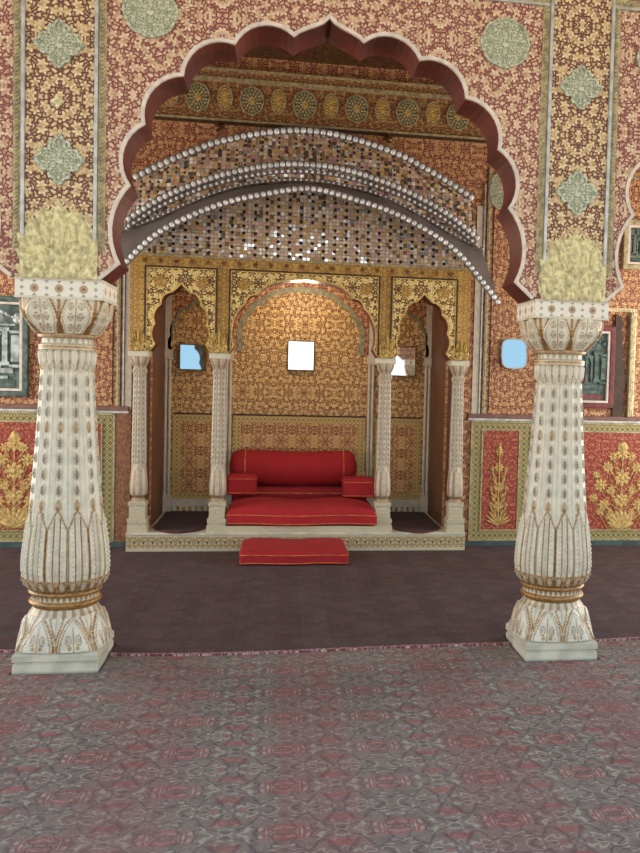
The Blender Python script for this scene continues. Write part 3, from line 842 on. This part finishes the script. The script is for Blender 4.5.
# slim columns
def small_parts(o, y):
    def sh(th, z):
        r = interp([(.46, .03), (.475, .062), (.49, .066), (.52, .070), (.58, .070), (.66, .063), (.72, .058), (.9, .056), (1.2, .052), (1.50, .048), (1.52, .056), (1.54, .056), (1.56, .047)], z)
        u = (th * 8 / (2 * PI) + .5) % 1 - .5; g = t = 0
        if z > .74:
            r += .003 * math.cos(u * 2 * PI * 2)
            kk = round(z / .045); d = math.hypot(u / .22, (z - kk * .045) / .016)
            if d < 1: r += .006 * (1 - d); t = .55
            elif abs(abs(u) - .42) < .06: g = .6
        elif z > .48:
            w = .5 * min(1, (.74 - z) / .05); e = w - abs(u); g = .75 if 0 < e < .14 else .15; r += .004 if e > 0 else 0
        else: g = .6
        return r, g, t, 0
    lathe_obj('shaft', frange(.46, 1.56, 120), 64, sh, M['carved_dim'], o)
    def cp(th, z):
        r = interp([(1.555, .046), (1.57, .05), (1.60, .066), (1.64, .074), (1.655, .076)], z)
        u = (th * 8 / (2 * PI)) % 1 - .5
        return r + .004 * math.cos(u * 2 * PI), .7 if abs(u) > .33 else .15, .3 if abs(u) < .08 else 0, .7 * sm(1.57, 1.64, z)
    lathe_obj('capital', frange(1.555, 1.652, 16), 64, cp, M['carved_dim'], o)
    x, yy, _ = ORG[o.name]
    obj('abacus', bx(x - .083, x + .083, yy - .083, yy + .083, 1.652, 1.70), M['cream'], o, bevel=.004)
    bm = bmesh.new(); z0 = ORG[o.name].z
    for a, b, q in ((z0, .235, .080), (.235, .25, .074), (.25, .285, .080), (.285, .30, .068), (.30, .395, .066), (.395, .41, .074), (.41, .43, .070)): box(bm, x - q, x + q, yy - q, yy + q, a, b)
    obj('pedestal', bm, M['platform'], o, bevel=.003)
    def bs(th, z): return interp([(.43, .060), (.445, .06), (.455, .05), (.465, .034)], z), .6, 0, 0
    lathe_obj('base', frange(.43, .465, 6), 48, bs, M['carved_dim'], o)
YC = P + .085
def slim(x, z0, lab):
    o = thing('slim_column', lab, 'column', (x, YC, z0), 'slim columns of the alcove screen')
    return o
def build_slim(x, zb, lab):
    o = slim(x, 0, lab); ORG[o.name] = Vector((x, YC, 0)); o.location = (x, YC, 0)
    small_parts(o, YC)
    return o
s_ = bpy.data.objects.new('x', None)
def slim_at(x, zb, lab):
    o = thing('slim_column', lab, 'column', (x, YC, zb), 'slim columns of the alcove screen')
    return o
labs = ['outer left slim carved column of the alcove screen', 'slim carved column just left of the red throne seat', 'slim carved column just right of the red throne seat', 'outer right slim carved column of the alcove screen']
bpy.data.objects.remove(s_)
for x, zb, lab in zip((AX - 1.372, AX - .715, AX + .715, AX + 1.372), (.168, .222, .222, .168), labs):
    o = slim_at(x, zb, lab); small_shift = ORG[o.name].copy()
    # lathe_obj places by the thing's origin: shapes are given in world heights
    ORG[o.name] = Vector((x, YC, 0))
    save = ORG[o.name]
    # build with a zero-height origin, then lift children down by zb
    small_parts(o, YC)
    for ch in o.children: ch.location.z -= zb
    ORG[o.name] = small_shift
# the pedestal bottoms are levelled to what carries them
for o in [q for q in C.objects if q.name.startswith('slim_column')]:
    zb = o.location.z
    for ch in o.children:
        if ch.name.startswith('pedestal'):
            for v in ch.data.vertices:
                if v.co.z < .1: v.co.z = zb
# leaf crests above the slim columns
for x, wd in ((AX - 1.372, 'outer left'), (AX - .715, 'inner left'), (AX + .715, 'inner right'), (AX + 1.372, 'outer right')):
    crest(x + (0), .13, 1.70, .20, P - .008 if abs(x - AX) > 1 else P - .016, 'small_leaf_crest', M['small_gold'], 'small gilt leaf crest above the %s slim column' % wd, 4, 5, .012)

# alcove back wall: blind arches, pilasters, rail, skirting, mirrors
Yb = B
bm = bmesh.new()
def rim_struct(a_, w, y0, mat):
    global k
    struct(obj('trim_%d' % k, ribbon(bmesh.new(), a_, w, Yb - y0, Yb), mat)); k += 1
def sc_arch(fn, cx, dz, s): return [(cx + (x - cx) * s, z + dz) for x, z in fn(cx)]
ca = sc_arch(centre, AX, .03, .985); rim_struct([q for q in ca if q[1] > 1.75], .05, .02, M['grey_green'])
for s in (-1, 1):
    na = sc_arch(niche, AX + s * 1.02, -.04, 1.05); rim_struct([q for q in na if q[1] > 1.7], .03, .02, M['grey_green'])
    # spandrel above the blind arches, painted red and gold
for cx, hw, fn, dz, s in ((AX, .66, centre, .03, .985), (AX - 1.02, .30, niche, -.04, 1.05), (AX + 1.02, .30, niche, -.04, 1.05)):
    a_ = [q for q in sc_arch(fn, cx, dz, s) if q[1] > 1.75]
    pl = [(cx - hw, 1.75)] + a_ + [(cx + hw, 1.75), (cx + hw, 2.455), (cx - hw, 2.455)]
    struct(obj('trim_%d' % k, prism(bmesh.new(), pl, Yb - .012, Yb), M['back_gilt'])); k += 1
for x in (AX - 1.275, AX - .70, AX + .70, AX + 1.275):
    bm = bmesh.new()
    for q in (-.018, .018): tube(bm, [(x + q, Yb - .02, .30), (x + q, Yb - .02, 1.66)], .016, 8)
    box(bm, x - .045, x + .045, Yb - .045, Yb, 1.66, 1.75); box(bm, x - .05, x + .05, Yb - .05, Yb, .168, .34); box(bm, x - .03, x + .03, Yb - .02, Yb, 1.75, 2.455)
    struct(obj('trim_%d' % k, bm, M['carved_dim'], smooth=True)); k += 1
for a, b in ((AX - 1.225, AX - .755), (AX - .65, AX + .65), (AX + .755, AX + 1.225)):
    bar(a, b, Yb - .016, Yb, 1.125, 1.14, M['brown'])
    bar(a, b, Yb - .012, Yb, 1.06, 1.125, M['alcove_border'])
    bar(a, a + .075, Yb - .012, Yb, .36, 1.06, M['alcove_border']); bar(b - .075, b, Yb - .012, Yb, .36, 1.06, M['alcove_border'])
    bar(a + .075, b - .075, Yb - .008, Yb, .36, 1.06, M['alcove_gilt2'])
    bar(a, b, Yb - .012, Yb, .30, .36, M['alcove_border'])
    bar(a, b, Yb - .02, Yb, .225, .30, M['cream'])
    bm = bmesh.new(); n = int((b - a) / .055)
    for i in range(n): box(bm, a + (i + .2) * (b - a) / n, a + (i + .72) * (b - a) / n, Yb - .02, Yb, .168, .226)
    struct(obj('trim_%d' % k, bm, M['cream'])); k += 1
mirror('niche_mirror', -1.077, 1.679, .245, .245, Yb - .02, 'square pale blue mirror on the gold wall of the left niche', math.radians(-7), math.radians(6.5), glass='mirror_sky_tint')
mirror('niche_mirror', -.038, 1.728, .255, .285, Yb - .02, 'bright white mirror on the gold wall above the red throne seat', math.radians(0))
mirror('niche_mirror', .985, 1.702, .245, .29, Yb - .02, 'half white mirror on the gold wall of the right niche', math.radians(-1), math.radians(-3.2))
# rugs in the side niches
def rug(cx, lab):
    w = .455; pts = []
    n = 14
    front = [(cx - w / 2 + w * i / n, P + .26 - (.30) * math.sin(PI * i / n) ** .62) for i in range(n + 1)]
    pts = [(cx - w / 2, B - .03)] + front + [(cx + w / 2, B - .03)]
    bm = bmesh.new()
    tri = tessellate_polygon([[Vector((p[0], p[1], 0)) for p in pts]])
    lo = [bm.verts.new((*p, .169)) for p in pts]; hi = [bm.verts.new((*p, .180)) for p in pts]
    for t in tri: bm.faces.new([hi[i] for i in t]); bm.faces.new([lo[i] for i in reversed(t)])
    for i in range(len(pts)): j = (i + 1) % len(pts); bm.faces.new((lo[i], lo[j], hi[j], hi[i]))
    o = thing('niche_rug', lab, 'rug', (cx, P + .5, .168))
    obj('pile', bm, M['dark_rug'], o)
    bm = tube(bmesh.new(), [(p[0], p[1], .176) for p in front], .009, 8)
    obj('binding', bm, M['rug_edge'], o, smooth=True)
rug(AX - 1.04, 'dark round-fronted rug on the floor of the left niche')
rug(AX + 1.04, 'dark round-fronted rug on the floor of the right niche')
# ceiling lamp in the alcove
o = thing('ceiling_lamp', 'small lit lamp under the top of the centre alcove arch', 'lamp', (-.04, D + .25, 2.46))
bm = bmesh.new(); bmesh.ops.create_cone(bm, cap_ends=True, segments=20, radius1=.05, radius2=.05, depth=.02, matrix=Matrix.Translation((-.04, D + .25, 2.45))); obj('mount', bm, M['silver'], o)
lm = Mat('lamp_glow'); lm.set('Base Color', (255, 250, 236)); lm.b.inputs['Emission Color'].default_value = (1, .93, .8, 1); lm.b.inputs['Emission Strength'].default_value = 9
bm = bmesh.new(); blob(bm, (-.04, D + .25, 2.43), (.04, .04, .025), 0, 0, 16, 10); obj('bulb', bm, lm.m, o, smooth=True)

# ------------------------------------------------------------------ silver canopy
def curve(tab, n=80):
    """half table (x,z) -> full smooth arc"""
    xs = [t[0] for t in tab]; out = []
    # monotone interpolation by catmull-rom on the mirrored table
    full = [(-x, z) for x, z in reversed(tab[1:])] + list(tab)
    for i in range(len(full) - 1):
        p0 = full[max(0, i - 1)]; p1 = full[i]; p2 = full[i + 1]; p3 = full[min(len(full) - 1, i + 2)]
        m = max(2, n // (len(full) - 1))
        for j in range(m):
            t = j / m; f = lambda a, b, c, d: .5 * (2 * b + (c - a) * t + (2 * a - 5 * b + 4 * c - d) * t * t + (3 * b - a - 3 * c + d) * t ** 3)
            out.append((f(p0[0], p1[0], p2[0], p3[0]), f(p0[1], p1[1], p2[1], p3[1])))
    out.append(full[-1])
    return [(AX + .01 + x, z) for x, z in out]
def resample(c, n):
    L = [0]
    for a, b in zip(c, c[1:]): L.append(L[-1] + math.dist(a, b))
    out = []; j = 0
    for i in range(n + 1):
        s = L[-1] * i / n
        while j < len(c) - 2 and L[j + 1] < s: j += 1
        t = (s - L[j]) / max(1e-9, L[j + 1] - L[j]); out.append((c[j][0] + (c[j + 1][0] - c[j][0]) * t, c[j][1] + (c[j + 1][1] - c[j][1]) * t))
    return out
U_ = resample(curve([(0, 3.612), (.36, 3.572), (.75, 3.47), (.95, 3.385), (1.2, 3.26), (1.42, 3.135)]), 80)
Mi = resample(curve([(0, 3.298), (.30, 3.275), (.66, 3.185), (.95, 3.075), (1.22, 2.935), (1.455, 2.765)]), 80)
Gb = resample(curve([(0, 3.158), (.30, 3.135), (.62, 3.068), (.95, 2.93), (1.22, 2.79), (1.52, 2.655)]), 80)
Lo = resample(curve([(0, 3.025), (.35, 2.962), (.70, 2.862), (1.05, 2.692), (1.25, 2.548), (1.45, 2.33), (1.57, 2.185)]), 80)
cn = thing('silver_canopy', 'arched silver mirror-work canopy over the throne alcove', 'canopy', (AX, D, 2.51))
def loft(cs, thick=0):
    """cs: list of (curve, y)"""
    bm = bmesh.new(); R = [[bm.verts.new((x, y, z)) for x, z in c] for c, y in cs]
    for a, b in zip(R, R[1:]):
        for i in range(len(a) - 1): bm.faces.new((a[i], a[i + 1], b[i + 1], b[i]))
    return bm
off = lambda c, dz: [(x, z + dz) for x, z in c]
bm = loft([(U_, D - .0), (U_, P + .03), (Mi, P - .09), (off(Mi, -.03), P - .09), (off(Mi, -.03), D)])
a = obj('upper_band', bm, M['mosaic'], cn)
bm = loft([(off(Mi, -.03), P - .08), (off(Gb, .012), P - .05), (off(Gb, .012), P + .0)])
obj('lower_band', bm, M['mosaic'], cn)
# tympanum behind, between the screen and the eave
pl = [(XL, 2.508), (XR, 2.508)] + [(x, z) for x, z in reversed(Gb) if XL < x < XR]
obj('mosaic_panel', prism(bmesh.new(), pl, P + .01, D - .002), M['tymp'], cn)
# eave sheet with real thickness
mid = [((a[0] + b[0]) / 2, (a[1] + b[1]) / 2 + .012) for a, b in zip(Gb, Lo)]
bm = loft([(Gb, P - .045), (mid, P - .25), (Lo, P - .45), (off(Lo, -.014), P - .45), (off(mid, -.014), P - .25), (off(Gb, -.014), P - .03), (Gb, P - .045)])
bmesh.ops.remove_doubles(bm, verts=bm.verts, dist=1e-5)
obj('eave', bm, M['eave'], cn, smooth=True)
def beads(c, y, sp, r, name='bead_row', dz=0.):
    L = sum(math.dist(a, b) for a, b in zip(c, c[1:])); n = int(L / sp); pts = resample(c, n); bm = bmesh.new()
    ribbon(bm, resample(c, 80), r * 2.5, y - .006, y + .012, shift=dz)
    for i, (x, z) in enumerate(pts):
        j = min(i, len(pts) - 2); ang = math.atan2(pts[j + 1][1] - pts[j][1], pts[j + 1][0] - pts[j][0])
        blob(bm, (x + math.sin(-ang) * dz, y - .008, z + math.cos(ang) * dz), (r * 1.0, r * .7, r * 1.05), 1, -ang, 8, 6)
    return obj(name, bm, [M['eave'], M['bead']], cn, smooth=True)
beads(U_, P + .02, .056, .024)
beads(Mi, P - .10, .05, .022)
beads(off(Mi, -.055), P - .085, .05, .014)
beads(off(Gb, .02), P - .06, .045, .010)
beads(Lo, P - .455, .05, .020, dz=-.002)

# ------------------------------------------------------------------ cushions
def cushion(name, x0, x1, y0, y1, z0, z1, label, wave=0., r=.045, mat='cloth', puff=.02, group=None, cat='cushion'):
    """soft box with rounded edges, puffed top, orange piping round its front face"""
    o = thing(name, label, cat, ((x0 + x1) / 2, (y0 + y1) / 2, z0), group)
    bm = bmesh.new(); nx, ny = 48, 20; W, Hh = (x1 - x0), (z1 - z0); cx = (x0 + x1) / 2
    def fw(x):   # front edge waves in and out
        t = (x - x0) / W; return wave * math.sin(t * 2 * PI * 1.5 + .6)
    top, bot = [], []
    def corner(i, n, L):   # squeeze rows near the ends to round them
        t = i / n; return t
    grid_t, grid_b = [], []
    for j in range(ny + 1):
        v = j / ny; rt, rb = [], []
        for i in range(nx + 1):
            u = i / nx
            ex = min(u, 1 - u) * W; ey = min(v, 1 - v) * (y1 - y0)
            dx = max(0, r - ex) / r; dy = max(0, r - ey) / r; q = min(1, math.hypot(dx, dy))
            k_ = math.sqrt(max(0, 1 - q * q))
            x = x0 + u * W; y = y0 + v * (y1 - y0) + fw(x) * (1 - v)
            if dx > 0 and dy > 0:      # pull the corner in
                pull = max(0, math.hypot(dx, dy) - 1) * r * .7
                x += (pull if u < .5 else -pull); y += (pull if v < .5 else -pull)
            pf_ = puff * (math.sin(PI * u) * math.sin(PI * v)) ** .5 + (wave * .5 * math.sin(u * 2 * PI * 1.5) if wave else 0)
            hh = min(r, Hh * .42)
            rt.append(bm.verts.new((x, y, z1 - hh + hh * k_ + pf_ * k_)))
            rb.append(bm.verts.new((x, y, z0 + .012 - .012 * k_)))
        grid_t.append(rt); grid_b.append(rb)
    for j in range(ny):
        for i in range(nx):
            bm.faces.new((grid_t[j][i], grid_t[j][i + 1], grid_t[j + 1][i + 1], grid_t[j + 1][i]))
            bm.faces.new((grid_b[j][i], grid_b[j + 1][i], grid_b[j + 1][i + 1], grid_b[j][i + 1]))
    loop = [(0, i) for i in range(nx + 1)] + [(j, nx) for j in range(1, ny + 1)] + [(ny, i) for i in range(nx - 1, -1, -1)] + [(j, 0) for j in range(ny - 1, 0, -1)]
    for a, b in zip(loop, loop[1:] + loop[:1]):
        bm.faces.new((grid_b[a[0]][a[1]], grid_b[b[0]][b[1]], grid_t[b[0]][b[1]], grid_t[a[0]][a[1]]))
    pp = []; pb = []
    for a in loop[::2]:
        v = grid_t[a[0]][a[1]].co; w = grid_b[a[0]][a[1]].co
        pp.append((v.x, v.y - (.002 if a[0] == 0 else 0), v.z + .0)); pb.append((w.x, w.y - (.002 if a[0] == 0 else 0), w.z + .008))
    b_ = obj('cover', bm, M[mat], o, smooth=True)
    obj('piping', tube(bmesh.new(), pp, .0045, 6, 0, True), M['piping'], b_, smooth=True)
    obj('piping', tube(bmesh.new(), pb, .004, 6, 0, True), M['piping'] if mat == 'cloth' else M['cloth_back'], b_, smooth=True)
    return o
cushion('floor_cushion', -.527, .335, 2.21, 2.80, .012, .125, 'flat red foot cushion lying on the carpet before the platform', .012, .03, puff=.015)
cushion('seat_cushion', -.672, .628, P - .02, P + .70, .226, .352, 'wide red seat cushion with wavy front edge on the throne', .03, .035, puff=.06)
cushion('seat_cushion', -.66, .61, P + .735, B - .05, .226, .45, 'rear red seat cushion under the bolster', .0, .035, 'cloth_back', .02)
# bolster
yb = B - .215; rb = .168
o = thing('bolster_cushion', 'long red cylindrical bolster at the back of the throne', 'cushion', (-.08, yb, .47))
x0, x1 = -.70, .52; bm = bmesh.new(); pts = []; rr = []
for i in range(41):
    t = i / 40; e = min(t, 1 - t) * (x1 - x0); q = max(0, .10 - e) / .10
    pts.append((x0 + (x1 - x0) * t, yb, .632 + .006 * math.sin(t * 9))); rr.append(rb * (math.sqrt(max(.0, 1 - q * q)) * .75 + .25) if q < 1 else rb * .25)
tube(bm, pts, rr, 36)
b_ = obj('cover', bm, M['cloth'], o, smooth=True)
for x in (-.55, .385):
    obj('piping', tube(bmesh.new(), [(x, yb + (rb + .002) * math.cos(t), .634 + (rb + .002) * math.sin(t)) for t in [2 * PI * i / 36 for i in range(36)]], .006, 6, 0, True), M['piping'], b_, smooth=True)
cushion('arm_cushion', -.70, -.43, P + .52, P + .73, .42, .60, 'left red box arm cushion beside the bolster', 0, .03, puff=.01)
cushion('arm_cushion', .36, .655, P + .44, P + .70, .41, .585, 'right red box arm cushion beside the bolster', 0, .03, puff=.01)

# ------------------------------------------------------------------ floor, carpets
struct(obj('floor', bx(-4.6, 4.6, -5.6, B + .2, -.1, 0), M['floor']))
def rug_edge(x): return .13 - .09 * math.cos(x * 1.15) + .035 * math.sin(x * 2.3 + .5) - .02
def carpet_mesh(xs, y_of, y1, z0, z1, flip=False):
    bm = bmesh.new(); A = []; 
    for x in xs:
        yy = y_of(x); A.append([bm.verts.new((x, yy, z0)), bm.verts.new((x, yy, z1)), bm.verts.new((x, y1, z1)), bm.verts.new((x, y1, z0))])
    for a, b in zip(A, A[1:]):
        for i in range(4): bm.faces.new((a[i], b[i], b[(i + 1) % 4], a[(i + 1) % 4]))
    bm.faces.new(A[0]); bm.faces.new(A[-1][::-1]); return bm
def strip(bm, xs, y_of, dy, z0, z1): 
    A = [[bm.verts.new((x, y_of(x), z0)), bm.verts.new((x, y_of(x), z1)), bm.verts.new((x, y_of(x) + dy, z1)), bm.verts.new((x, y_of(x) + dy, z0))] for x in xs]
    for a, b in zip(A, A[1:]):
        for i in range(4): bm.faces.new((a[i], b[i], b[(i + 1) % 4], a[(i + 1) % 4]))
    bm.faces.new(A[0]); bm.faces.new(A[-1][::-1]); return bm
g = .218
fc = thing('patterned_carpet', 'large faded carpet with grey scrolls and red flowers in the foreground', 'carpet', (0, -2.3, 0))
# cut to leave the plinths standing on the bare floor
def front_edge(x): return -.235 if abs(abs(x) - WC) < g else rug_edge(x) - .001
xs = sorted(set([-4.4, 4.4] + [s * WC + q for s in (-1, 1) for q in (-g - .001, -g + .001, g - .001, g + .001)] + [-1.09 + 2.18 * i / 40 for i in range(41)] + [s * (1.54 + 2.8 * i / 12) for s in (-1, 1) for i in range(13)]))
obj('pile', carpet_mesh(xs, front_edge, -5.4, .001, .010), M['carpet_front'], fc)
bc = thing('plum_carpet', 'worn dark plum carpet between the columns and the throne platform', 'carpet', (0, 1.5, 0))
def back_edge(x): return .225 if abs(abs(x) - WC) < g else rug_edge(x)
xb = [x for x in xs]
bmq = bmesh.new()
def bfront(x): return P - .03 if x < XR + .02 and x > XL - .02 else D - .04
xs2 = sorted(set(xb + [XL - .021, XL - .019, XR + .019, XR + .021]))
A = []
for x in xs2:
    a, b = back_edge(x), bfront(x); A.append([bmq.verts.new((x, a, .011)), bmq.verts.new((x, a, .019)), bmq.verts.new((x, b, .013)), bmq.verts.new((x, b, .005))])
for a, b in zip(A, A[1:]):
    for i in range(4): bmq.faces.new((a[i], b[i], b[(i + 1) % 4], a[(i + 1) % 4]))
bmq.faces.new(A[0]); bmq.faces.new(A[-1][::-1])
obj('pile', bmq, M['carpet_back'], bc)
for lo, hi in ((-4.4, -WC - g), (-WC + g, WC - g), (WC + g, 4.4)):
    n = 40; xr = [lo + (hi - lo) * i / n for i in range(n + 1)]
    obj('fringe', strip(bmesh.new(), xr, lambda x: rug_edge(x) - .022, .024, .010, .021), M['carpet_edge'], bc)

# ------------------------------------------------------------------ hall shell and light
struct(obj('ceiling', bx(-4.6, 4.6, .095, D + .12, 4.25, 4.35), M['ceil']))
struct(obj('ceiling_front', bx(-4.6, 4.6, -4.9, F, 4.6, 4.7), M['cream']))
for s, nm in ((-1, 'left'), (1, 'right')):      # unseen side walls, openings added to let more light into the hall
    x0, x1 = (s * 4.6, s * 4.72) if s > 0 else (s * 4.72, s * 4.6)
    bm = bmesh.new(); box(bm, x0, x1, .0, .5, 0, 4.35); box(bm, x0, x1, 2.6, B + .2, 0, 4.35); box(bm, x0, x1, .5, 2.6, 3.4, 4.35); box(bm, x0, x1, .5, 2.6, 0, .4)
    struct(obj('wall_' + nm, bm, M['back_gilt']))
def area(name, loc, rot, sx_, sy_, e_, col=(1, .95, .88)):
    l = bpy.data.lights.new(name, 'AREA'); l.shape = 'RECTANGLE'; l.size = sx_; l.size_y = sy_; l.energy = e_; l.color = col
    o = bpy.data.objects.new(name, l); C.objects.link(o); o.location = loc; o.rotation_euler = rot; return o
area('added_fill_left', (-4.5, 1.55, 1.95), (0, -PI / 2, 0), 2.8, 2.0, 46)  # pair of fill lights added out of view to brighten the rear hall
area('added_fill_right', (4.5, 1.55, 1.95), (0, PI / 2, 0), 2.8, 2.0, 46)
l = bpy.data.lights.new('alcove_lamp_light', 'POINT'); l.energy = 9; l.color = (1, .88, .68); l.shadow_soft_size = .12
o = bpy.data.objects.new('alcove_lamp_light', l); C.objects.link(o); o.location = (-.04, D + .25, 2.30)
w = bpy.data.worlds.new('sky'); sc.world = w; w.use_nodes = True; nt = w.node_tree; nd = nt.nodes
bg = nd['Background']; tc = nd.new('ShaderNodeTexCoord'); sx = nd.new('ShaderNodeSeparateXYZ'); nt.links.new(tc.outputs['Generated'], sx.inputs[0])
rp = nd.new('ShaderNodeValToRGB'); nt.links.new(sx.outputs[2], rp.inputs[0])
e = rp.color_ramp.elements; e[0].position = 0.; e[0].color = (.8, .74, .64, 1); e[1].position = 1.; e[1].color = (.35, .55, .95, 1)
for p_, c_ in ((.005, (.85, .79, .7, 1)), (.012, (1, .99, .96, 1)), (.12, (1, .98, .94, 1)), (.2, (.52, .72, .86, 1))):
    q = e.new(p_); q.color = c_
nt.links.new(rp.outputs[0], bg.inputs[0]); bg.inputs[1].default_value = 1.0
sc.view_settings.view_transform = 'Standard'; sc.view_settings.look = 'None'; sc.view_settings.gamma = 1
sc.view_settings.use_curve_mapping = False; sc.view_settings.exposure = 1.06

# ------------------------------------------------------------------ camera
cam = bpy.data.cameras.new('camera'); co = bpy.data.objects.new('camera', cam); C.objects.link(co); sc.camera = co
yaw, pit, roll, f = .159310, -.0456854, .0266263, 865.044
cy, sy, cp, sp = math.cos(yaw), math.sin(yaw), math.cos(pit), math.sin(pit)
fw = Vector((sy * cp, cy * cp, sp)); rt = Vector((cy, -sy, 0)); up = rt.cross(fw)
r2 = rt * math.cos(roll) + up * math.sin(roll); u2 = up * math.cos(roll) - rt * math.sin(roll)
co.matrix_world = Matrix(((r2.x, u2.x, -fw.x, -.228687), (r2.y, u2.y, -fw.y, -4.679085), (r2.z, u2.z, -fw.z, 1.5), (0, 0, 0, 1)))
cam.sensor_fit = 'VERTICAL'; cam.sensor_height = 24; cam.sensor_width = 18; cam.lens = 24 * f / 853
cam.shift_x = (320 - 419.068) / 853; cam.shift_y = (421.534 - 426.5) / 853
cam.clip_start = .05; cam.clip_end = 200
